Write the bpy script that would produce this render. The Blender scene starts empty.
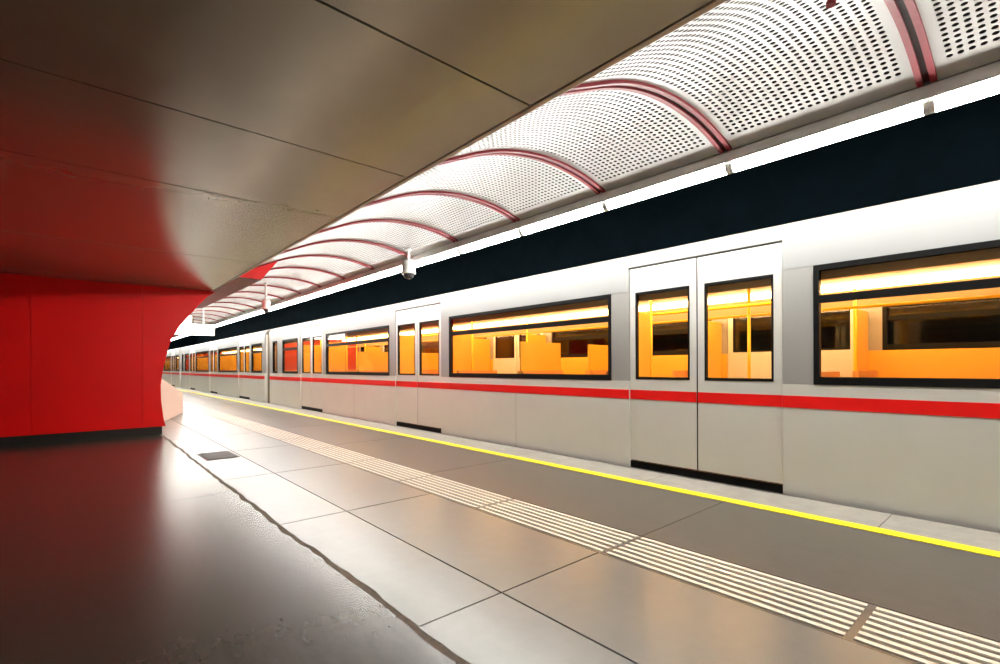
import bpy, math, random
from mathutils import Matrix, Vector
random.seed(7)
scene = bpy.context.scene
COL = scene.collection
PI = math.pi

# ------------------------------------------------------------------ camera
CAM_H = 1.22                     # eye height above the platform
FPX = 484.0                      # focal length in pixels (frame 1000 x 664)
YAW = math.atan((500 - 76) / FPX)  # camera looks this far right of the track direction (+Y)
ROLL = 0.00409
HZ = 367.3                       # horizon row at frame centre
cam_d = bpy.data.cameras.new('camera')
cam = bpy.data.objects.new('camera', cam_d)
COL.objects.link(cam)
cam_d.sensor_width = 36.0
cam_d.lens = FPX / 1000 * 36.0
cam_d.shift_y = (HZ - 332) / 1000
cam_d.clip_start = 0.05
cam.matrix_world = (Matrix.Translation((0, 0, CAM_H)) @ Matrix.Rotation(-YAW, 4, 'Z')
                    @ Matrix.Rotation(PI / 2, 4, 'X') @ Matrix.Rotation(-ROLL, 4, 'Z'))
scene.camera = cam

# ------------------------------------------------------------------ world, exposure
w = bpy.data.worlds.new('world')
scene.world = w
w.use_nodes = True
w.node_tree.nodes['Background'].inputs[0].default_value = (0.9, 0.95, 1.0, 1)
w.node_tree.nodes['Background'].inputs[1].default_value = 0.02
vs = scene.view_settings
vs.view_transform = 'Standard'
vs.look = 'None'
vs.gamma = 1.0
vs.use_curve_mapping = False
vs.exposure = 1.15
TUBE_L = 34.0                    # radiance of the fluorescent tubes
CAR_L = 12.0                     # radiance of the warm lamps in the cars


def ray(u, v):
    dx, dy = u - 500, HZ - v
    r = (dx * math.cos(ROLL) + dy * math.sin(ROLL)) / FPX
    p = (-dx * math.sin(ROLL) + dy * math.cos(ROLL)) / FPX
    s, c = math.sin(YAW), math.cos(YAW)
    return Vector((s + c * r, c - s * r, p))


def on_y(u, v, Y):               # where a pixel's ray meets the plane y = Y
    d = ray(u, v)
    return Vector((0, 0, CAM_H)) + d * (Y / d.y)


def on_z(u, v, Z=0.0):
    d = ray(u, v)
    return Vector((0, 0, CAM_H)) + d * ((Z - CAM_H) / d.z)


# ------------------------------------------------------------------ materials
def mat(name, color, rough=0.5, metal=0.0, noise=0.0, nscale=6.0, bump=0.0, bscale=40.0, rvar=0.0,
        emit=None, estr=0.0, dark=None, spec=0.5, stretch=None, coat=0.0):
    m = bpy.data.materials.new(name)
    m.use_nodes = True
    nt = m.node_tree
    b = nt.nodes['Principled BSDF']
    b.inputs['Base Color'].default_value = (*color, 1)
    b.inputs['Roughness'].default_value = rough
    b.inputs['Metallic'].default_value = metal
    b.inputs['Specular IOR Level'].default_value = spec
    b.inputs['Coat Weight'].default_value = coat
    if emit:
        b.inputs['Emission Color'].default_value = (*emit, 1)
        b.inputs['Emission Strength'].default_value = estr
    geo = nt.nodes.new('ShaderNodeNewGeometry')
    vec = geo.outputs['Position']
    if stretch:
        mp = nt.nodes.new('ShaderNodeMapping')
        mp.inputs['Scale'].default_value = stretch
        nt.links.new(vec, mp.inputs['Vector'])
        vec = mp.outputs['Vector']
    if noise > 0:
        n = nt.nodes.new('ShaderNodeTexNoise')
        n.inputs['Scale'].default_value = nscale
        n.inputs['Detail'].default_value = 6
        n.inputs['Roughness'].default_value = 0.65
        nt.links.new(vec, n.inputs['Vector'])
        rp = nt.nodes.new('ShaderNodeValToRGB')
        rp.color_ramp.elements[0].position = 0.3
        rp.color_ramp.elements[1].position = 0.7
        dk = dark or tuple(c * (1 - noise) for c in color)
        rp.color_ramp.elements[0].color = (*dk, 1)
        rp.color_ramp.elements[1].color = (*[min(1, c * (1 + noise * 0.6)) for c in color], 1)
        nt.links.new(n.outputs['Fac'], rp.inputs['Fac'])
        nt.links.new(rp.outputs['Color'], b.inputs['Base Color'])
        if rvar > 0:
            mr = nt.nodes.new('ShaderNodeMapRange')
            mr.inputs['To Min'].default_value = max(0.02, rough - rvar)
            mr.inputs['To Max'].default_value = rough + rvar
            mr.inputs['From Min'].default_value = 0.3
            mr.inputs['From Max'].default_value = 0.7
            nt.links.new(n.outputs['Fac'], mr.inputs['Value'])
            nt.links.new(mr.outputs['Result'], b.inputs['Roughness'])
    if bump > 0:
        n2 = nt.nodes.new('ShaderNodeTexNoise')
        n2.inputs['Scale'].default_value = bscale
        n2.inputs['Detail'].default_value = 3
        nt.links.new(vec, n2.inputs['Vector'])
        bp = nt.nodes.new('ShaderNodeBump')
        bp.inputs['Strength'].default_value = bump
        bp.inputs['Distance'].default_value = 0.01
        nt.links.new(n2.outputs['Fac'], bp.inputs['Height'])
        nt.links.new(bp.outputs['Normal'], b.inputs['Normal'])
    return m


def glass_mat(name, tint, refl=1.0):
    m = bpy.data.materials.new(name)
    m.use_nodes = True
    nt = m.node_tree
    nt.nodes.clear()
    out = nt.nodes.new('ShaderNodeOutputMaterial')
    tr = nt.nodes.new('ShaderNodeBsdfTransparent')
    tr.inputs[0].default_value = (*tint, 1)
    gl = nt.nodes.new('ShaderNodeBsdfGlossy')
    gl.inputs['Roughness'].default_value = 0.03
    fr = nt.nodes.new('ShaderNodeFresnel')
    fr.inputs['IOR'].default_value = 1.45
    mx = nt.nodes.new('ShaderNodeMixShader')
    g = nt.nodes.new('ShaderNodeNewGeometry')      # thin pane: same reflectance from both faces
    ior = nt.nodes.new('ShaderNodeMapRange')
    ior.inputs['To Min'].default_value = 1.45
    ior.inputs['To Max'].default_value = 1 / 1.45
    nt.links.new(g.outputs['Backfacing'], ior.inputs['Value'])
    nt.links.new(ior.outputs['Result'], fr.inputs['IOR'])
    nt.links.new(fr.outputs[0], mx.inputs[0])
    nt.links.new(tr.outputs[0], mx.inputs[1])
    nt.links.new(gl.outputs[0], mx.inputs[2])
    nt.links.new(mx.outputs[0], out.inputs[0])
    return m


M = {
    'asphalt': mat('dark_polished_floor', (0.050, 0.042, 0.034), 0.26, noise=0.18, nscale=16, stretch=(1.0, 0.45, 1.0)),
    'slab': mat('grey_slab', (0.148, 0.145, 0.138), 0.30, noise=0.07, nscale=9.0),
    'slab_pale': mat('pale_slab', (0.195, 0.195, 0.19), 0.28, noise=0.07, nscale=9.0),
    'slab_dark': mat('dark_slab', (0.092, 0.086, 0.076), 0.30, noise=0.20, nscale=8.0, bump=0.03, bscale=50, rvar=0.02),
    'coping': mat('coping_stone', (0.32, 0.30, 0.265), 0.5, noise=0.16, nscale=7.0, bump=0.1, bscale=40),
    'joint': mat('joint_filler', (0.13, 0.10, 0.075), 0.8, noise=0.3, nscale=20),
    'crack': mat('crack_sealant', (0.13, 0.10, 0.075), 0.75, noise=0.3, nscale=25, bump=0.3, bscale=60),
    'tactile': mat('tactile_cream', (0.80, 0.74, 0.62), 0.45, noise=0.10, nscale=12),
    'yellow': mat('yellow_paint', (0.88, 0.74, 0.005), 0.5, noise=0.06, nscale=10),
    'drain': mat('drain_metal', (0.10, 0.10, 0.095), 0.5, 0.6, noise=0.2),
    'ceil': mat('tan_metal', (0.37, 0.315, 0.24), 0.21, 0.55, noise=0.08, nscale=1.2, bump=0.03, bscale=2.0),
    'ceil_edge': mat('tan_metal_edge', (0.42, 0.34, 0.26), 0.4, 0.6),
    'black': mat('black_void', (0.008, 0.008, 0.008), 0.7),
    'red_wall': mat('red_enamel', (0.88, 0.002, 0.002), 0.34, spec=0.35, noise=0.05, nscale=1.0),
    'plinth': mat('black_plinth', (0.018, 0.015, 0.013), 0.4, noise=0.3),
    'vault': mat('white_enamel', (0.41, 0.405, 0.395), 0.36, noise=0.04, nscale=2.0),
    'void': mat('dark_backing', (0.012, 0.010, 0.009), 0.9),
    'rib': mat('rib_red', (0.24, 0.018, 0.026), 0.5, spec=0.25),
    'rib_dark': mat('rib_channel', (0.03, 0.006, 0.006), 0.6, spec=0.1),
    'ledge': mat('grey_ledge', (0.82, 0.82, 0.79), 0.4),
    'tube': mat('lit_tube', (0.9, 0.9, 0.9), 0.4, emit=(1.0, 0.975, 0.92), estr=TUBE_L),
    'holder': mat('lamp_holder', (0.75, 0.75, 0.72), 0.4),
    'tunnel': mat('tunnel_wall', (0.004, 0.010, 0.014), 0.9, spec=0.05, noise=0.3, nscale=1.0),
    'track': mat('track_bed', (0.03, 0.027, 0.024), 0.9, noise=0.4, nscale=9.0),
    'steel': mat('rail_steel', (0.35, 0.33, 0.30), 0.3, 0.9),
    'silver': mat('silver_body', (0.72, 0.71, 0.665), 0.34, 0.2, noise=0.03, nscale=2.0),
    'pillar': mat('satin_pillar', (0.34, 0.335, 0.32), 0.4, 0.15),
    'roofw': mat('white_roof', (0.31, 0.315, 0.31), 0.4),
    'roof_shade': mat('shaded_roof', (0.30, 0.27, 0.235), 0.6),  # brown tone paints the shading where the roof curves up
    'stripe': mat('red_stripe', (0.80, 0.004, 0.003), 0.4),
    'rubber': mat('black_rubber', (0.006, 0.006, 0.006), 0.5, spec=0.15),
    'grey': mat('pillar_grey', (0.42, 0.41, 0.39), 0.4, 0.2),
    'glass': glass_mat('window_glass', (0.90, 0.89, 0.86)),
    'cream': mat('cream_lining', (0.72, 0.56, 0.34), 0.45),
    'amber': mat('amber_panel', (0.80, 0.45, 0.045), 0.4),
    'ypole': mat('yellow_rail', (0.90, 0.60, 0.02), 0.3),
    'seat': mat('red_seat', (0.55, 0.06, 0.03), 0.6),
    'seat2': mat('orange_seat', (0.62, 0.30, 0.09), 0.6),
    'carfloor': mat('car_floor', (0.16, 0.12, 0.09), 0.5, noise=0.2),
    'carlamp': mat('car_lamp', (0.9, 0.8, 0.6), 0.4, emit=(1.0, 0.62, 0.26), estr=CAR_L),
    'bellows': mat('bellows', (0.20, 0.16, 0.11), 0.7),
    'white': mat('white_plastic', (0.78, 0.78, 0.75), 0.35),
    'dome': mat('smoked_dome', (0.05, 0.05, 0.055), 0.08),
    'sign': mat('lit_sign', (0.9, 0.9, 0.88), 0.4, emit=(1.0, 0.96, 0.86), estr=4.0),
    'signframe': mat('sign_frame', (0.55, 0.50, 0.40), 0.4),
    'parapet': mat('pink_white_panel', (0.70, 0.52, 0.46), 0.35),
    'soffit': mat('red_reflect_soffit', (0.20, 0.028, 0.022), 0.5),  # brown red: the reflection of red is painted into this colour
    'hallwall': mat('hall_wall', (0.45, 0.42, 0.38), 0.6),
}


# ------------------------------------------------------------------ mesh helpers
class MB:
    def __init__(self):
        self.v, self.f = [], []

    def box(self, x0, x1, y0, y1, z0, z1):
        i = len(self.v)
        self.v += [(x0, y0, z0), (x1, y0, z0), (x1, y1, z0), (x0, y1, z0),
                   (x0, y0, z1), (x1, y0, z1), (x1, y1, z1), (x0, y1, z1)]
        self.f += [(i, i+3, i+2, i+1), (i+4, i+5, i+6, i+7), (i, i+1, i+5, i+4),
                   (i+1, i+2, i+6, i+5), (i+2, i+3, i+7, i+6), (i+3, i, i+4, i+7)]
        return self

    def prism_y(self, pts, y0, y1, caps=True):       # pts: (x, z) outline, extruded along y
        i, n = len(self.v), len(pts)
        self.v += [(x, y0, z) for x, z in pts] + [(x, y1, z) for x, z in pts]
        for k in range(n):
            a, b = k, (k + 1) % n
            self.f.append((i+a, i+b, i+n+b, i+n+a))
        if caps:
            self.f.append(tuple(i+k for k in reversed(range(n))))
            self.f.append(tuple(i+n+k for k in range(n)))
        return self

    def prism_z(self, pts, z0, z1):                  # pts: (x, y)
        i, n = len(self.v), len(pts)
        self.v += [(x, y, z0) for x, y in pts] + [(x, y, z1) for x, y in pts]
        for k in range(n):
            a, b = k, (k + 1) % n
            self.f.append((i+a, i+b, i+n+b, i+n+a))
        self.f.append(tuple(i+k for k in reversed(range(n))))
        self.f.append(tuple(i+n+k for k in range(n)))
        return self

    def tube(self, p0, p1, r, n=10, r1=None):
        p0, p1 = Vector(p0), Vector(p1)
        r1 = r if r1 is None else r1
        d = (p1 - p0).normalized()
        a = d.orthogonal().normalized()
        b = d.cross(a)
        i = len(self.v)
        for p, rr in ((p0, r), (p1, r1)):
            for k in range(n):
                t = 2 * PI * k / n
                self.v.append(tuple(p + (a * math.cos(t) + b * math.sin(t)) * rr))
        for k in range(n):
            self.f.append((i+k, i+(k+1) % n, i+n+(k+1) % n, i+n+k))
        self.f.append(tuple(i+k for k in reversed(range(n))))
        self.f.append(tuple(i+n+k for k in range(n)))
        return self

    def lathe(self, prof, n=20):                     # prof: (r, z), about the z axis
        i = len(self.v)
        for r, z in prof:
            for k in range(n):
                t = 2 * PI * k / n
                self.v.append((r * math.cos(t), r * math.sin(t), z))
        for j in range(len(prof) - 1):
            for k in range(n):
                a, b = i + j*n + k, i + j*n + (k+1) % n
                self.f.append((a, b, b+n, a+n))
        return self

    def mesh(self, name, m, smooth=False):
        me = bpy.data.meshes.new(name)
        me.from_pydata(self.v, [], self.f)
        me.materials.append(m)
        if smooth:
            me.polygons.foreach_set('use_smooth', [True] * len(me.polygons))
        me.update()
        return me


def link(name, me, parent=None, loc=(0, 0, 0)):
    o = bpy.data.objects.new(name, me)
    COL.objects.link(o)
    o.location = loc
    o.parent = parent
    return o


def obj(name, mb, m, parent=None, loc=(0, 0, 0), smooth=False, bevel=0.0):
    o = link(name, mb.mesh(name, M[m], smooth), parent, loc)
    if bevel:
        b = o.modifiers.new('bevel', 'BEVEL')
        b.width = bevel
        b.segments = 2
        b.limit_method = 'ANGLE'
    return o


def empty(name, loc=(0, 0, 0), parent=None):
    o = bpy.data.objects.new(name, None)
    o.empty_display_size = 0.1
    COL.objects.link(o)
    o.location = loc
    o.parent = parent
    return o


def tag(o, label, cat, group=None):
    o['label'] = label
    o['category'] = cat
    if group:
        o['group'] = group
    return o


def structure(o, label=None):
    o['kind'] = 'structure'
    if label:
        o['label'] = label
    return o


KIDS = {}


def copy_tree(o, parent=None, loc=None):
    c = o.copy()
    COL.objects.link(c)
    c.parent = parent
    if loc is not None:
        c.location = loc
    for ch in o.children:
        copy_tree(ch, c)
    return c


# ------------------------------------------------------------------ key dimensions (m)
MOD = 1.39                      # ceiling / vault module
Y0, Y1 = -9.0, 56.0             # extent of the place along the track
X_CRACK, X_J1 = 1.19, 1.73     # ragged crack, slab joint
X_T0, X_T1 = 2.60, 3.04        # tactile strip
X_Y0, X_Y1 = 4.40, 4.535         # yellow line
X_EDGE = 5.04                   # platform edge
X_CAR = 5.11                    # car side
Z_CEIL, X_CEIL = 2.733, 2.03    # flat ceiling
WALL_Y = 10.83                  # red wall
X_V = 4.49                      # lower edge of the vault

# ------------------------------------------------------------------ floor
fl = MB()
fl.box(-7.0, X_EDGE, Y0, Y1, -0.30, -0.022)
floor = structure(obj('floor', fl, 'joint'), 'platform floor of dark and grey slabs')
fb = MB()
fb.box(X_EDGE - 0.25, X_EDGE - 0.02, Y0, Y1, -1.15, -0.30)
obj('platform_face', fb, 'tunnel', floor)

JY = [1.97 + 2.0 * k for k in range(-6, 27)]      # cross joints
JY[0], JY[-1] = Y0, Y1
G = 0.006


def slab_row(name, x0, x1, ys, m, gap=G):
    for a, b in zip(ys[:-1], ys[1:]):
        s = MB()
        s.box(x0 + gap, x1 - gap, a + gap, b - gap, -0.03, 0.0)
        obj(name, s, m, floor)


# ragged edge line between the dark floor and the slabs
rnd = random.Random(3)
crackY = [Y0 + 0.11 * k for k in range(int((24 - Y0) / 0.11) + 1)]
wob = 0.0
crackX = []
for y in crackY:
    wob = 0.80 * wob + rnd.uniform(-0.013, 0.013)
    crackX.append(X_CRACK + wob)
JD = [Y0, -1.5, 5.35, 7.75, 12.5, 18, 24]
for a, b in zip(JD[:-1], JD[1:]):
    yy = [y for y in crackY if a + 0.02 < y < b - 0.02]
    xx = [x - 0.021 + rnd.uniform(-0.008, 0.006) for x, y in zip(crackX, crackY) if a + 0.02 < y < b - 0.02]
    pts = [(-7.0, a + 0.004), (xx[0], a + 0.004)] + list(zip(xx, yy)) + [(xx[-1], b - 0.004), (-7.0, b - 0.004)]
    obj('floor_plate', MB().prism_z(pts, -0.03, 0.0), 'asphalt', floor)
obj('floor_plate', MB().box(-7.0, X_CRACK - 0.012, 24.01, Y1, -0.03, 0.0), 'asphalt', floor)
pts = [(x - 0.034 + rnd.uniform(-0.003, 0.003), y) for x, y in zip(crackX, crackY)]
pts2 = [(x + 0.028 + rnd.uniform(-0.003, 0.003), y) for x, y in zip(crackX, crackY)]
obj('crack_sealant', MB().prism_z(pts2 + pts[::-1], -0.03, -0.0008), 'crack', floor)
ys2 = [y for y in JY if y <= 24.5]
for a, b in zip(JY[:-1], JY[1:]):
    if a < 23.5:
        sel = [(x + 0.015 + rnd.uniform(-0.005, 0.007), y) for x, y in zip(crackX, crackY) if a + 0.02 < y < b - 0.02]
        p = [(sel[0][0], a + G)] + [(X_J1 - G, a + G), (X_J1 - G, b - G)] + [(sel[-1][0], b - G)] + sel[::-1]
        obj('floor_slab', MB().prism_z(p, -0.03, 0.0), 'slab_pale', floor)
    else:
        obj('floor_slab', MB().box(X_CRACK + G, X_J1 - G, a + G, b - G, -0.03, 0.0), 'slab_pale', floor)
slab_row('floor_slab', X_J1, X_T0 - 0.02, JY, 'slab')
JT = [1.955 + 2.78 * k for k in range(-4, 20)]
JT[0], JT[-1] = Y0, Y1
slab_row('floor_slab', X_T1 + 0.02, X_Y0 - 0.002, JT, 'slab_dark', 0.004)
JC = [0.87 + 2.0 * k for k in range(-5, 29)]
JC[0], JC[-1] = Y0, Y1
slab_row('coping_slab', X_Y1 + 0.002, X_EDGE, JC, 'coping', 0.003)
obj('edge_bed', MB().box(X_Y0, X_Y1, Y0, Y1, -0.03, -0.001), 'slab_dark', floor)
obj('yellow_line', MB().box(X_Y0, X_Y1, Y0, Y1, -0.001, 0.003), 'yellow', floor)
obj('tactile_bed', MB().box(X_T0 - 0.02, X_T1 + 0.02, Y0, Y1, -0.03, -0.001), 'slab_dark', floor)
# tactile guide blocks: seven raised bars each
bar_n, bar_w = 7, 0.040
pitch = (X_T1 - X_T0 - bar_w) / (bar_n - 1)
bar = MB().prism_y([(0, -0.002), (bar_w, -0.002), (bar_w - 0.005, 0.005), (0.005, 0.005)], 0, 1.0).mesh('tactile_bar', M['tactile'])
TB = [0.605 + 1.34 * k for k in range(-7, 41)]
for a, b in zip(TB[:-1], TB[1:]):
    blk = empty('tactile_block', (X_T0, a + 0.018, 0), floor)
    for k in range(bar_n):
        t = link('tactile_bar', bar, blk, (k * pitch, 0, 0))
        t.scale = (1, b - a - 0.036, 1)
# drain cover
c = [on_z(202, 450.5), on_z(222, 449.5), on_z(236, 461), on_z(214, 462.5)]
dx0, dx1 = sum(p.x for p in c) / 4 - 0.19, sum(p.x for p in c) / 4 + 0.19
dy = sum(p.y for p in c) / 4
dr = tag(empty('drain_cover', ((dx0 + dx1) / 2, dy, 0)), 'dark square metal drain cover set in the pale slabs', 'drain cover')
mb = MB()
mb.box(-0.20, 0.20, -0.34, 0.34, 0.0005, 0.005)
obj('frame', mb, 'drain', dr)
for k in range(11):
    obj('grate_bar', MB().box(-0.17, 0.17, -0.30 + k * 0.056, -0.264 + k * 0.056, 0.005, 0.010), 'drain', dr)

# ------------------------------------------------------------------ flat ceiling
SEAM0 = 1.99
ceil = structure(obj('ceiling', MB().box(-7.0, X_CEIL - 0.06, Y0, Y1, Z_CEIL + 0.027, Z_CEIL + 0.04), 'black'),
                 'flat ceiling of tan metal panels')
pan = MB()
pan.box(-8.98, 0, 0.006, MOD - 0.006, 0, 0.025)
pan_me = pan.mesh('ceiling_panel', M['ceil'])
for k in range(-8, 39):
    p = link('ceiling_panel', pan_me, ceil, (X_CEIL - 0.045, SEAM0 + k * MOD, Z_CEIL + rnd.uniform(0, 0.002)))
    p.rotation_euler = (rnd.uniform(-0.0015, 0.0015), 0, 0)
obj('edge_trim', MB().box(X_CEIL - 0.039, X_CEIL, Y0, Y1, Z_CEIL - 0.004, Z_CEIL + 0.028), 'ceil_edge', ceil, bevel=0.004)

# ------------------------------------------------------------------ vault
P3 = ((2.39, 2.976), (3.70, 3.32), (4.49, 3.193))


def circle3(a, b, c):
    (ax, ay), (bx, by), (cx, cy) = a, b, c
    d = 2 * (ax * (by - cy) + bx * (cy - ay) + cx * (ay - by))
    ux = ((ax*ax + ay*ay) * (by - cy) + (bx*bx + by*by) * (cy - ay) + (cx*cx + cy*cy) * (ay - by)) / d
    uy = ((ax*ax + ay*ay) * (cx - bx) + (bx*bx + by*by) * (ax - cx) + (cx*cx + cy*cy) * (bx - ax)) / d
    return ux, uy, math.hypot(ax - ux, ay - uy)


VX, VZ, VR = circle3(*P3)
A_END = math.atan2(P3[2][1] - VZ, P3[2][0] - VX)         # lower (track) end
S_END = VR * (math.pi - math.asin((Z_CEIL + 0.045 - VZ) / VR) - A_END)   # arc length up to the ceiling edge
A_BEG = A_END + S_END / VR
#print('vault', VX, VZ, VR, 'left end', VX + VR * math.cos(A_BEG), VZ + VR * math.sin(A_BEG))


def arc(s, off=0.0):            # s metres along the arc from the track end; off > 0 goes up/outwards
    a = A_END + s / VR
    lift = 0.075 * max(0.0, (s - S_END + 0.55) / 0.55) ** 2     # flattens towards the ceiling edge
    return VX + (VR + off) * math.cos(a), VZ + (VR + off) * math.sin(a) + lift


vb = MB()
pts = [arc(S_END * k / 24, 0.10) for k in range(25)] + [arc(S_END * k / 24, 0.14) for k in range(24, -1, -1)]
vault = structure(obj('ceiling_vault', vb.prism_y(pts, Y0, Y1), 'void', smooth=True),
                  'curved white perforated vault with red ribs')


def perforated():
    """one sheet-metal bay: unperforated margins, a grid of round holes with real depth"""
    mb = MB()
    wid = MOD - 0.10
    m_y, m_s0, m_s1 = 0.055, 0.165, 0.30
    nx = 22
    cy = (wid - 2 * m_y) / nx
    ns = int((S_END - m_s0 - m_s1) / cy)
    cs = (S_END - m_s0 - m_s1) / ns
    rad = 0.335 * cy
    T = 0.004

    def P(y, s, off=0.0):
        x, z = arc(s, off)
        return (x, y, z)

    def quad(y0, y1, s0, s1, n=1):
        for k in range(n):
            a, b = s0 + (s1 - s0) * k / n, s0 + (s1 - s0) * (k + 1) / n
            i = len(mb.v)
            mb.v.extend([P(y0, a), P(y1, a), P(y1, b), P(y0, b)])
            mb.f.append((i, i+1, i+2, i+3))
    quad(0, wid, 0, m_s0, 4)
    quad(0, wid, S_END - m_s1, S_END, 7)
    quad(0, m_y, m_s0, S_END - m_s1, ns)
    quad(wid - m_y, wid, m_s0, S_END - m_s1, ns)
    grid = {}

    def g(i, j):
        if (i, j) not in grid:
            grid[(i, j)] = len(mb.v)
            mb.v.append(P(m_y + cy * i / 2, m_s0 + cs * j / 2))
        return grid[(i, j)]
    ring = [(0, 0), (1, 0), (2, 0), (2, 1), (2, 2), (1, 2), (0, 2), (0, 1)]
    for a in range(nx):
        for b in range(ns):
            o = [g(2*a + p, 2*b + q) for p, q in ring]
            base = len(mb.v)
            for off in (0.0, T):
                for p, q in ring:
                    t = math.atan2(q - 1, p - 1)
                    mb.v.append(P(m_y + cy * (a + 0.5) + rad * math.cos(t), m_s0 + cs * (b + 0.5) + rad * math.sin(t), off))
            for k in range(8):
                l = (k + 1) % 8
                mb.f.append((o[k], o[l], base + l, base + k))
                mb.f.append((base + k, base + l, base + 8 + l, base + 8 + k))
    # folded edges of the sheet
    for y in (0, wid):
        for k in range(16):
            s0, s1 = S_END * k / 16, S_END * (k + 1) / 16
            i = len(mb.v)
            mb.v.extend([P(y, s0), P(y, s1), P(y, s1, 0.04), P(y, s0, 0.04)])
            mb.f.append((i, i+1, i+2, i+3))
    return mb.mesh('vault_panel', M['vault'])


RIB0 = 0.57                     # y of the rib beside the camera
panel_me = perforated()
for k in range(-6, 40):
    link('vault_panel', panel_me, vault, (0, RIB0 + k * MOD + 0.05, 0))


def rib_strip(y0, y1, o0, o1, n=28):
    mb = MB()
    ring = []
    for k in range(n + 1):
        s = 0.02 + (S_END - 0.02) * k / n
        i = len(mb.v)
        for y, o in ((y0, o0), (y1, o0), (y1, o1), (y0, o1)):
            x, z = arc(s, o)
            mb.v.append((x, y, z))
        ring.append(i)
    for a, b in zip(ring[:-1], ring[1:]):
        for q in range(4):
            mb.f.append((a + q, a + (q+1) % 4, b + (q+1) % 4, b + q))
    mb.f.append((ring[0], ring[0]+1, ring[0]+2, ring[0]+3))
    mb.f.append((ring[-1]+3, ring[-1]+2, ring[-1]+1, ring[-1]))
    return mb


rail_a = rib_strip(-0.054, -0.018, -0.022, 0.03).mesh('rail', M['rib'])
rail_b = rib_strip(0.018, 0.054, -0.022, 0.03).mesh('rail', M['rib'])
chan = rib_strip(-0.018, 0.018, -0.004, 0.03).mesh('channel', M['rib_dark'])
for k in range(-6, 40):
    r = empty('rib', (0, RIB0 + k * MOD, 0), vault)
    link('rail', rail_a, r)
    link('rail', rail_b, r)
    link('channel', chan, r)
vx_end, vz_end = arc(S_END, 0.12)
obj('edge_closure', MB().box(X_CEIL - 0.06, X_CEIL - 0.035, Y0, Y1, Z_CEIL + 0.041, vz_end + 0.05), 'vault', vault)
obj('edge_cover', MB().box(X_CEIL - 0.06, vx_end + 0.1, Y0, Y1, vz_end + 0.051, vz_end + 0.07), 'vault', vault)
# ledge that closes the vault above the lamps
lg = MB()
lg.prism_y([(X_V + 0.005, 3.145), (X_V + 0.16, 3.145), (X_V + 0.16, 3.32), (X_V + 0.005, 3.185)], Y0, Y1)
structure(obj('trim_1', lg, 'ledge'), 'grey metal ledge between vault and lamps')
structure(obj('wall_fascia', MB().box(X_V + 0.165, X_V + 0.30, Y0, Y1, 3.145, 4.7), 'tunnel'), 'dark fascia above the track')

# lamps: one fixture per bay
lamp = tag(empty('fluorescent_lamp', (X_V + 0.075, RIB0, 3.143)),
           'bright white fluorescent tube lamp in the continuous line under the vault', 'lamp', 'fluorescent lamps under the vault')
obj('housing', MB().prism_y([(-0.078, 0.0), (0.078, 0.0), (0.078, -0.03), (-0.070, -0.03), (-0.070, -0.055), (-0.078, -0.055)][::-1], 0.0, MOD), 'ledge', lamp)
hn = 8
prof = [(-0.058 * math.cos(PI * k / hn), -0.031 - 0.105 * math.sin(PI * k / hn)) for k in range(hn + 1)]
obj('tube', MB().prism_y(prof, 0.035, MOD - 0.035), 'tube', lamp, smooth=False)
for y in (0.0, MOD - 0.033):
    obj('holder', MB().prism_y([(x * 1.03, z * 1.02) for x, z in prof], y + 0.001, y + 0.032), 'holder', lamp)
for k in range(-6, 40):
    if k:
        copy_tree(lamp, None, (X_V + 0.075, RIB0 + k * MOD, 3.143))

# ------------------------------------------------------------------ red wall and its portal
edge_px = [(215.9, 291), (208, 296.4), (200.6, 303.2), (189.5, 315.3), (179.5, 326.4), (170.5, 341.2), (168.0, 349.5),
           (162.9, 370.5), (160.6, 385.5), (161.2, 400.6), (163.6, 418.7), (165.8, 426.0)]
prof = [(on_y(u, v, WALL_Y).x, on_y(u, v, WALL_Y).z) for u, v in edge_px]
#print('red profile', [(round(a, 2), round(b, 2)) for a, b in prof])
zb = prof[-1][1]
prof[0] = (prof[0][0], Z_CEIL - 0.004)
seam = on_y(142.5, 380, WALL_Y).x
seam2 = on_y(31, 380, WALL_Y).x
WD = 3.2
wall = structure(empty('wall_red', (0, WALL_Y, 0)), 'red enamel wall with a curved edge')
body = MB().prism_y([(-5.5, zb)] + prof[::-1] + [(-5.5, Z_CEIL - 0.004)], 0.02, WD)
obj('core', body, 'red_wall', wall)
end = [(seam + 0.003, zb)] + prof[::-1] + [(seam + 0.003, Z_CEIL - 0.004)]
obj('wall_panel', MB().prism_y(end, 0, 0.02), 'red_wall', wall)
sx = [seam, seam2, seam2 - 1.2, seam2 - 2.4, -5.5]
for a, b in zip(sx[:-1], sx[1:]):
    obj('wall_panel', MB().prism_y([(b + 0.003, zb), (a - 0.003, zb), (a - 0.003, Z_CEIL - 0.004), (b + 0.003, Z_CEIL - 0.004)], 0, 0.02),
        'red_wall', wall)
obj('plinth', MB().prism_y([(-5.5, 0.001), (prof[-1][0] - 0.05, 0.001), (prof[-1][0] - 0.05, zb - 0.001), (-5.5, zb - 0.001)], 0.05, WD - 0.05),
    'plinth', wall)
# portal piece beside the ceiling edge: soffit with red reflection in its colour below, red face above
portal = structure(empty('trim_2', (0, 0, 0)), 'red portal piece at the ceiling edge')
py0, py1 = 8.86, WALL_Y + WD
face = [(X_CEIL + 0.002, Z_CEIL), (2.38, Z_CEIL), (2.50, 2.89), (2.63, 3.06), (X_CEIL + 0.002, 3.06)]
obj('portal_face', MB().prism_y(face, py0, py1), 'red_wall', portal)
obj('soffit', MB().box(X_CEIL + 0.002, 2.375, py0 + 0.002, py1, Z_CEIL - 0.012, Z_CEIL - 0.001), 'soffit', portal)

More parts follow.
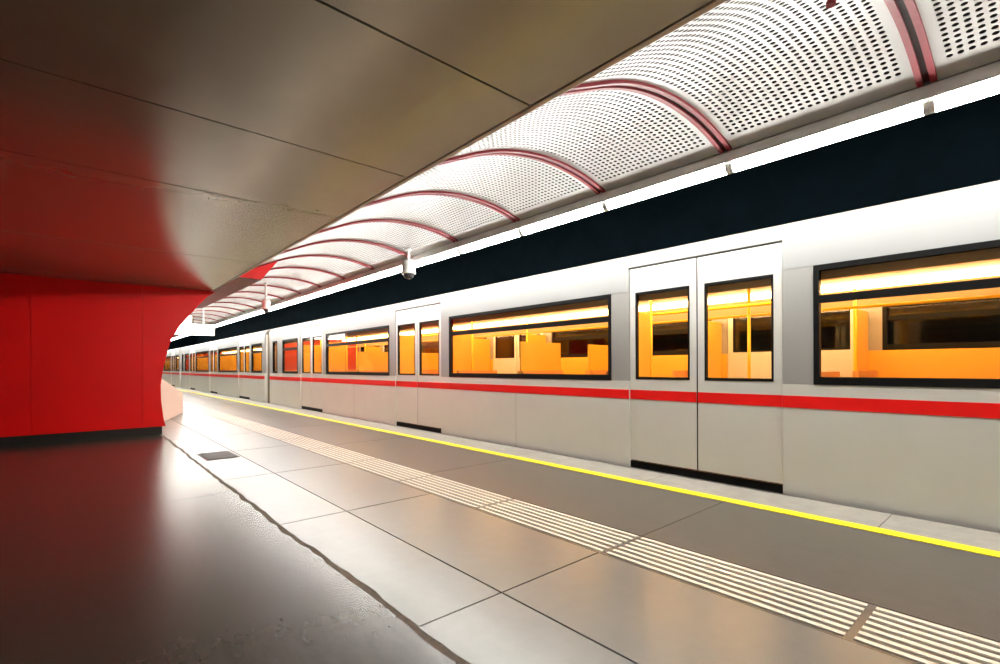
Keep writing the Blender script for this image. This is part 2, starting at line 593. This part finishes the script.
# low sloping parapet behind the red wall
q0, q1 = on_z(166, 421), on_z(183, 413)
dirv = (q0 - q1).normalized()
q0 = q0 + dirv * 0.5
nrm = Vector((-dirv.y, dirv.x, 0))
if nrm.y < 0:
    nrm = -nrm
h1 = (q1 - Vector((0, 0, 0)))
d1 = ray(183, 393); z1 = CAM_H + d1.z * (q1.y / d1.y)
d0 = ray(162.5, 380); z0 = CAM_H + d0.z * ((q0.y + 0.4) / d0.y) + 0.06
mb = MB()
A, B = Vector((q0.x, q0.y, 0)), Vector((q1.x, q1.y, 0))
th = nrm * 0.12
for p in (A, B, B + th, A + th):
    mb.v.append((p.x, p.y, 0.0))
for p, z in ((A, z0), (B, z1), (B + th, z1), (A + th, z0)):
    mb.v.append((p.x, p.y, z))
mb.f += [(0, 3, 2, 1), (4, 5, 6, 7), (0, 1, 5, 4), (1, 2, 6, 5), (2, 3, 7, 6), (3, 0, 4, 7)]
#print('parapet', A, B, z0, z1)
pp = tag(obj('parapet', mb, 'parapet', bevel=0.012), 'low pinkish white parapet with sloping top behind the red wall', 'parapet')

# ------------------------------------------------------------------ enclosing walls of the place
structure(obj('wall_left', MB().box(-7.2, -7.0, Y0, Y1, -0.3, 2.9), 'hallwall'), 'plain wall of the hall')
structure(obj('wall_back', MB().box(-7.2, X_EDGE, Y0 - 0.2, Y0, -0.3, 4.7), 'hallwall'), 'plain wall behind the viewer')
structure(obj('wall_far', MB().box(-7.2, 9.2, Y1, Y1 + 0.2, -1.2, 4.8), 'tunnel'), 'dark end wall')
structure(obj('wall_tunnel', MB().box(9.0, 9.2, Y0 - 12, Y1, -1.2, 4.8), 'tunnel'), 'dark tunnel wall beyond the train')
structure(obj('ceiling_track', MB().box(X_V + 0.17, 9.2, Y0 - 12, Y1, 4.7, 4.85), 'tunnel'), 'dark tunnel roof')
trk = structure(obj('floor_track', MB().box(X_EDGE - 0.3, 9.0, Y0 - 12, Y1, -1.3, -1.15), 'track'), 'track bed')
for x in (5.95, 7.40):
    obj('rail', MB().box(x - 0.035, x + 0.035, Y0 - 12, Y1, -1.15, -1.0), 'steel', trk)

# ------------------------------------------------------------------ train
L = 18.4                         # body length, origin at the near end
WID = 2.8
Z_SILL, Z_HEAD = 1.048, 2.18     # window band
DOORS = (2.87, 8.66, 14.43)      # door centres from the near end
DW = 0.86                        # half width of a doorway
PIL = 0.26


def car_side(car, x, sgn, near):
    """x: outer face; sgn: +1 when the inside lies towards +x"""
    t = 0.06
    Z_SILL, Z_HEAD = (1.048, 2.145) if near else (1.42, 2.02)

    def B(mb, a, b, y0, y1, z0, z1):   # a, b: depths from the outer face
        xa, xb = x + sgn * a, x + sgn * b
        mb.box(min(xa, xb), max(xa, xb), y0, y1, z0, z1)
        return mb
    ZT = 1.795 if near else 1.80
    # body panels between doorways
    spans, y = [], 0.0
    for d in DOORS:
        spans.append((y, d - DW))
        y = d + DW
    spans.append((y, L))
    for i, (a, b) in enumerate(spans):
        obj('side_panel', B(MB(), 0, t, a, b, -0.55, Z_SILL), 'silver', car)
        # windows of this span
        if i == 0:
            wins = [(0.33, b - PIL)]
        elif i == 3:
            wins = [(a + PIL, a + PIL + 1.45), (L - 0.85, L - 0.35)]
        else:
            wins = [(a + PIL, b - PIL)]
        yy = a
        for (wa, wb) in wins:
            obj('pillar', B(MB(), 0.004, t, yy, wa, Z_SILL, Z_HEAD), 'pillar', car)
            yy = wb
            win = obj('window', B(B(B(B(MB(), -0.004, t, wa, wb, Z_SILL, Z_SILL + 0.072), -0.004, t, wa, wb, Z_HEAD - 0.05, Z_HEAD),
                                    -0.004, t, wa, wa + 0.045, Z_SILL + 0.072, Z_HEAD - 0.05),
                                  -0.004, t, wb - 0.045, wb, Z_SILL + 0.072, Z_HEAD - 0.05), 'rubber', car)
            if wb - wa > 0.8:
                obj('transom', B(MB(), -0.003, 0.03, wa + 0.045, wb - 0.045, ZT, ZT + 0.07), 'rubber', win)
                obj('pane', B(MB(), 0.012, 0.018, wa + 0.045, wb - 0.045, Z_SILL + 0.072, ZT), 'glass', win)
                obj('pane', B(MB(), 0.010, 0.016, wa + 0.045, wb - 0.045, ZT + 0.07, Z_HEAD - 0.05), 'glass', win)
            else:
                obj('pane', B(MB(), 0.012, 0.018, wa + 0.045, wb - 0.045, Z_SILL + 0.072, Z_HEAD - 0.05), 'glass', win)
        obj('pillar', B(MB(), 0.004, t, yy, b, Z_SILL, Z_HEAD), 'pillar', car)
        obj('cantrail', B(MB(), 0.0, t, a, b, Z_HEAD, 2.44), 'roofw', car)
        if not near:
            obj('lining', B(MB(), t, t + 0.01, a, b, 0.3, Z_SILL), 'amber', car)
        # red band, standing a little proud
        obj('red_stripe', B(MB(), -0.003, 0.002, a, b, 0.826, 0.939), 'stripe', car)
        # faint panel joints below the band
        n = max(1, int((b - a) / 1.6))
        for k in range(1, n):
            yk = a + (b - a) * k / n
            obj('panel_joint', B(MB(), -0.0015, 0.002, yk - 0.004, yk + 0.004, -0.5, 0.82), 'grey', car)
    for d in DOORS:
        for sg in (-1, 1):
            a, b = (d - DW, d) if sg < 0 else (d, d + DW)
            leaf = MB()
            o0, o1 = 0.018, 0.055
            B(leaf, o0, o1, a + 0.008, b - 0.008, 0.085, Z_SILL + 0.02)
            B(leaf, o0, o1, a + 0.008, a + 0.085, Z_SILL + 0.02, 2.12)
            B(leaf, o0, o1, b - 0.085, b - 0.008, Z_SILL + 0.02, 2.12)
            B(leaf, o0, o1, a + 0.008, b - 0.008, 2.12, 2.415)
            lf = obj('door_leaf', leaf, 'silver', car)
            obj('gasket', B(B(B(B(MB(), o0 - 0.003, o1 + 0.002, a + 0.085, b - 0.085, Z_SILL + 0.02, Z_SILL + 0.05),
                                o0 - 0.003, o1 + 0.002, a + 0.085, b - 0.085, 2.09, 2.12),
                              o0 - 0.003, o1 + 0.002, a + 0.085, a + 0.105, Z_SILL + 0.05, 2.09),
                            o0 - 0.003, o1 + 0.002, b - 0.105, b - 0.085, Z_SILL + 0.05, 2.09), 'rubber', lf)
            obj('pane', B(MB(), 0.03, 0.036, a + 0.105, b - 0.105, Z_SILL + 0.05, 2.09), 'glass', lf)
            obj('red_stripe', B(MB(), o0 - 0.003, o0 + 0.002, a + 0.008, b - 0.008, 0.826, 0.939), 'stripe', lf)
        obj('door_seal', B(MB(), 0.024, 0.05, d - 0.009, d + 0.009, 0.085, 2.415), 'rubber', car)
        obj('door_head', B(MB(), 0.0, t, d - DW, d + DW, 2.432, 2.47), 'roofw', car)
        obj('door_sill', B(MB(), 0.03, 0.10, d - DW, d + DW, -0.5, 0.07), 'rubber', car)
        obj('step_plate', B(MB(), -0.012, 0.03, d - DW, d + DW, -0.06, -0.012), 'steel', car)


def make_car():
    car = tag(empty('train_car', (X_CAR, 0, 0)), 'silver train car', 'train car')
    car_side(car, 0.0, 1, True)
    car_side(car, WID, -1, False)
    # roof, curved; shading of the upper part put into a browner colour
    def roofpt(t):                # t 0..1 across
        a = PI * (1 - t)
        cx = math.copysign(abs(math.cos(a)) ** 0.55, math.cos(a))
        return WID / 2 + (WID / 2) * cx, 2.44 + 0.27 * abs(math.sin(a)) ** 0.8
    N = 28
    outer = [roofpt(k / N) for k in range(N + 1)]
    lo = [p for p in outer if p[1] <= 2.56]
    left = [p for p in lo if p[0] < WID / 2]
    right = [p for p in lo if p[0] > WID / 2]
    mid = [left[-1]] + [p for p in outer if p[1] > 2.56] + [right[0]]

    def sheet(pts, th):
        ins = [(WID / 2 + (x - WID / 2) * 0.96, z - th) for x, z in pts]
        return pts + ins[::-1]
    obj('roof_edge', MB().prism_y(sheet(left, 0.04), 0.0, L), 'roofw', car)
    obj('roof_edge', MB().prism_y(sheet(right, 0.04), 0.0, L), 'roofw', car)
    obj('roof', MB().prism_y(sheet(mid, 0.04), 0.0, L), 'roof_shade', car)
    # end walls with gangway door
    for y0, y1 in ((0.0, 0.06), (L - 0.06, L)):
        ew = obj('end_wall', MB().box(0.06, 1.0, y0, y1, -0.5, 2.44).box(1.8, WID - 0.06, y0, y1, -0.5, 2.44)
                 .box(1.0, 1.8, y0, y1, -0.5, 0.05).box(1.0, 1.8, y0, y1, 2.05, 2.44), 'silver', car)
        obj('end_door', MB().box(1.0, 1.8, y0 + 0.01, y1 - 0.01, 0.05, 2.05), 'amber', car)
    obj('underframe', MB().box(0.12, WID - 0.12, 0.1, L - 0.1, -0.75, -0.03), 'rubber', car)
    for yc in (2.6, L - 2.6):
        for yw in (yc - 1.05, yc + 1.05):
            ws = obj('wheelset', MB().tube((0.70, yw, -0.58), (0.82, yw, -0.58), 0.42, 20)
                     .tube((2.15, yw, -0.58), (2.27, yw, -0.58), 0.42, 20).tube((0.8, yw, -0.58), (2.2, yw, -0.58), 0.07, 8), 'steel', car)
    # ---- interior
    obj('floor_panel', MB().box(0.06, WID - 0.06, 0.06, L - 0.06, -0.03, 0.0), 'carfloor', car)
    obj('ceiling_lining', MB().box(0.06, WID - 0.06, 0.06, L - 0.06, 2.25, 2.29), 'cream', car)
    for x in (0.62, WID - 0.62):
        for k in range(6):
            y0 = 0.5 + k * (L - 1.0) / 6
            obj('ceiling_lamp', MB().box(x - 0.07, x + 0.07, y0 + 0.02, y0 + (L - 1.0) / 6 - 0.02, 2.175, 2.248), 'carlamp', car)
    for x in (0.22, WID - 0.22):
        obj('coving', MB().prism_y([(x - 0.14, 2.02), (x - 0.10, 2.02), (x + 0.14, 2.249), (x - 0.14, 2.249)] if x < 1
                                   else [(x + 0.14, 2.02), (x + 0.14, 2.249), (x - 0.14, 2.249), (x + 0.10, 2.02)], 0.06, L - 0.06), 'cream', car)
    # screens beside the doorways, poles, rails
    for d in DOORS:
        for sg in (-1, 1):
            ys = d + sg * (DW + 0.10)
            for side in (0, 1):
                x0, x1 = (0.08, 0.62) if side == 0 else (WID - 0.62, WID - 0.08)
                sc = obj('screen', MB().box(x0, x1, ys - 0.018, ys + 0.018, 0.25, 1.93), 'amber', car, bevel=0.006)
                xp = 0.66 if side == 0 else WID - 0.66
                obj('grab_pole', MB().tube((xp, ys, 0.0), (xp, ys, 2.25), 0.019, 10), 'ypole', car, smooth=True)
        obj('grab_pole', MB().tube((WID/2, d, 0.0), (WID/2, d, 2.25), 0.019, 10), 'ypole', car, smooth=True)
    for x in (0.80, WID - 0.80):
        obj('hand_rail', MB().tube((x, 0.3, 1.93), (x, L - 0.3, 1.93), 0.018, 8), 'ypole', car, smooth=True)
    # seats: facing pairs on both sides of the aisle
    sb = MB().box(-0.46, 0.46, -0.21, 0.21, 0.38, 0.45).mesh('cushion', M['seat'])
    sk = MB().prism_z([(-0.46, -0.03), (0.46, -0.03), (0.46, 0.03), (-0.46, 0.03)], 0.45, 1.16).mesh('backrest', M['seat2'])
    sp = MB().box(-0.40, 0.40, -0.10, 0.10, 0.0, 0.38).mesh('pedestal', M['rubber'])

    def seat(x, y, face):         # face +1: looks along +y
        s = empty('seat', (x, y, 0), car)
        link('cushion', sb, s)
        link('backrest', sk, s, (0, -0.235 * face, 0))
        link('pedestal', sp, s)
    bays = [(DOORS[0] + DW + 0.35, DOORS[1] - DW - 0.35), (DOORS[1] + DW + 0.35, DOORS[2] - DW - 0.35)]
    for a, b in bays:
        n = 2
        for k in range(n):
            ya = a + 0.12 + (b - a) * k / n
            yb = a + (b - a) * (k + 1) / n - 0.12
            for x in (0.56, WID - 0.56):
                seat(x, ya + 0.15, 1)
                seat(x, yb - 0.15, -1)
    for x in (0.56, WID - 0.56):
        seat(x, 0.75, 1)
        seat(x, DOORS[0] - DW - 0.42, -1)
        seat(x, DOORS[2] + DW + 0.42, 1)
        seat(x, DOORS[2] + DW + 1.65, -1)
    for a, b in bays:
        for x0, x1 in ((0.10, 1.02), (WID - 1.02, WID - 0.10)):
            obj('bay_screen', MB().box(x0, x1, (a + b) / 2 - 0.015, (a + b) / 2 + 0.015, 0.3, 1.62), 'amber', car)
    obj('cab_wall', MB().box(0.08, WID - 0.08, 17.15, 17.20, 0.0, 2.25), 'seat', car)
    return car


CAR_Y = 18.10 - L
car0 = make_car()
car0.location.y = CAR_Y
car0['label'] = 'silver train car with large amber lit windows running past the tactile strip'
group = 'cars of the train'
labels = {1: 'silver train car with red stripe beyond the first dark coupling gap',
          2: 'silver train car seen just past the edge of the red wall, far along the platform',
          -1: 'silver train car trailing behind the car with large amber windows'}
car0['group'] = group
PITCH = L + 0.60
for k in (-1, 1, 2):
    cc = copy_tree(car0, None, (X_CAR, CAR_Y + k * PITCH, 0))
    cc['label'] = labels[k]
for k in (-1, 0, 1):
    g = tag(empty('gangway_bellows', (X_CAR, CAR_Y + (k + 1) * PITCH - 0.60, 0)),
            {-1: 'brown gangway bellows before the car with large amber windows',
             0: 'brown gangway bellows filling the first coupling gap after the amber windowed car',
             1: 'brown gangway bellows in the coupling gap close to the red wall edge'}[k], 'bellows', 'bellows between the cars')
    for j in range(5):
        y = 0.006 + j * 0.118
        f = MB()
        for (x0, x1, z0, z1) in ((0.10, 0.42, -0.5, 2.48), (WID - 0.42, WID - 0.10, -0.5, 2.48), (0.42, WID - 0.42, 2.36, 2.48), (0.42, WID - 0.42, -0.5, -0.1)):
            f.box(x0 + 0.015 * (j % 2), x1 - 0.015 * (j % 2), y, y + 0.114, z0, z1)
        obj('fold', f, 'bellows', g)

# ------------------------------------------------------------------ cameras hanging from the vault
def vault_z(x):
    return VZ + math.sqrt(VR * VR - (x - VX) ** 2)


def dome_camera(x, y, zc, label, r=0.115):
    c = tag(empty('security_camera', (x, y, zc)), label, 'camera')
    top = vault_z(x) - zc - 0.003
    obj('mount_rod', MB().tube((0, 0, 0.12), (0, 0, top), 0.024, 12), 'white', c, smooth=True)
    obj('collar', MB().lathe([(0.0, top), (0.055, top), (0.055, top - 0.02), (0.03, top - 0.035), (0.0, top - 0.035)], 16), 'white', c)
    obj('housing', MB().lathe([(0.0, 0.135), (r * 0.62, 0.135), (r * 0.94, 0.115), (r, 0.09), (r, -0.06), (r * 1.05, -0.075), (r * 1.05, -0.10), (r * 0.88, -0.105), (0, -0.105)], 24), 'white', c, smooth=False)
    obj('dome', MB().lathe([(r * 0.84 * math.cos(t), -0.105 - 0.085 * math.sin(t)) for t in [PI / 2 * k / 8 for k in range(9)]], 24), 'dome', c, smooth=True)


p = ray(408.5, 268)
s_ = 4.28 / p.x
dome_camera(4.28, p.y * s_, CAM_H + p.z * s_, 'white dome security camera on a short rod before the lamp line')
p = ray(266, 305)
s_ = 3.5 / p.x
dome_camera(3.5, p.y * s_, CAM_H + p.z * s_, 'white dome security camera on a long rod by the red portal', 0.085)

# small red conduit stub hanging from the vault, above the view
p = ray(831, 2)
s_ = 2.9 / p.x
x, y, z = 2.9, p.y * s_, CAM_H + p.z * s_
cd = tag(empty('hanging_rod', (x, y, z)), 'short dark red rod hanging from the perforated vault', 'rod')
obj('rod', MB().tube((0, 0, 0.0), (0, 0, vault_z(x) - z - 0.004), 0.016, 12), 'rib', cd, smooth=True)
obj('end_cap', MB().tube((0, 0, -0.018), (0, 0, 0.004), 0.022, 12), 'rib', cd)

# ------------------------------------------------------------------ lit signs over the platform
SY = 19.4
a, b = on_y(150, 325, SY), on_y(214, 335.3, SY)
sg = tag(empty('platform_sign', (b.x, SY, b.z)), 'long white lit sign box hanging across the platform', 'sign')
ww, hh = b.x - 2.0, 0.36
obj('light_box', MB().box(-ww, 0, 0.0, 0.22, 0, hh), 'sign', sg, bevel=0.01)
obj('end_cap', MB().box(0.0, 0.03, -0.01, 0.23, -0.01, hh + 0.01), 'signframe', sg)
for x in (-0.3, -ww + 0.3):
    obj('hanger', MB().tube((x, 0.11, hh), (x, 0.11, vault_z(b.x + x) - b.z - 0.004), 0.015, 8), 'holder', sg)
SY2 = SY - 0.9
a, b = on_y(174, 315, SY2), on_y(191.5, 333, SY2)
s2 = tag(empty('platform_display', (b.x, SY2, b.z)), 'square white lit display box hanging beside the long sign', 'sign')
obj('light_box', MB().box(-(b.x - a.x) - 0.15, 0, 0.0, 0.2, 0, a.z - b.z), 'sign', s2, bevel=0.01)
obj('hanger', MB().tube((-0.3, 0.1, a.z - b.z), (-0.3, 0.1, vault_z(b.x - 0.3) - b.z - 0.004), 0.02, 8), 'holder', s2)
obj('frame', MB().box(0.0, 0.03, -0.01, 0.21, -0.01, a.z - b.z + 0.01), 'signframe', s2)
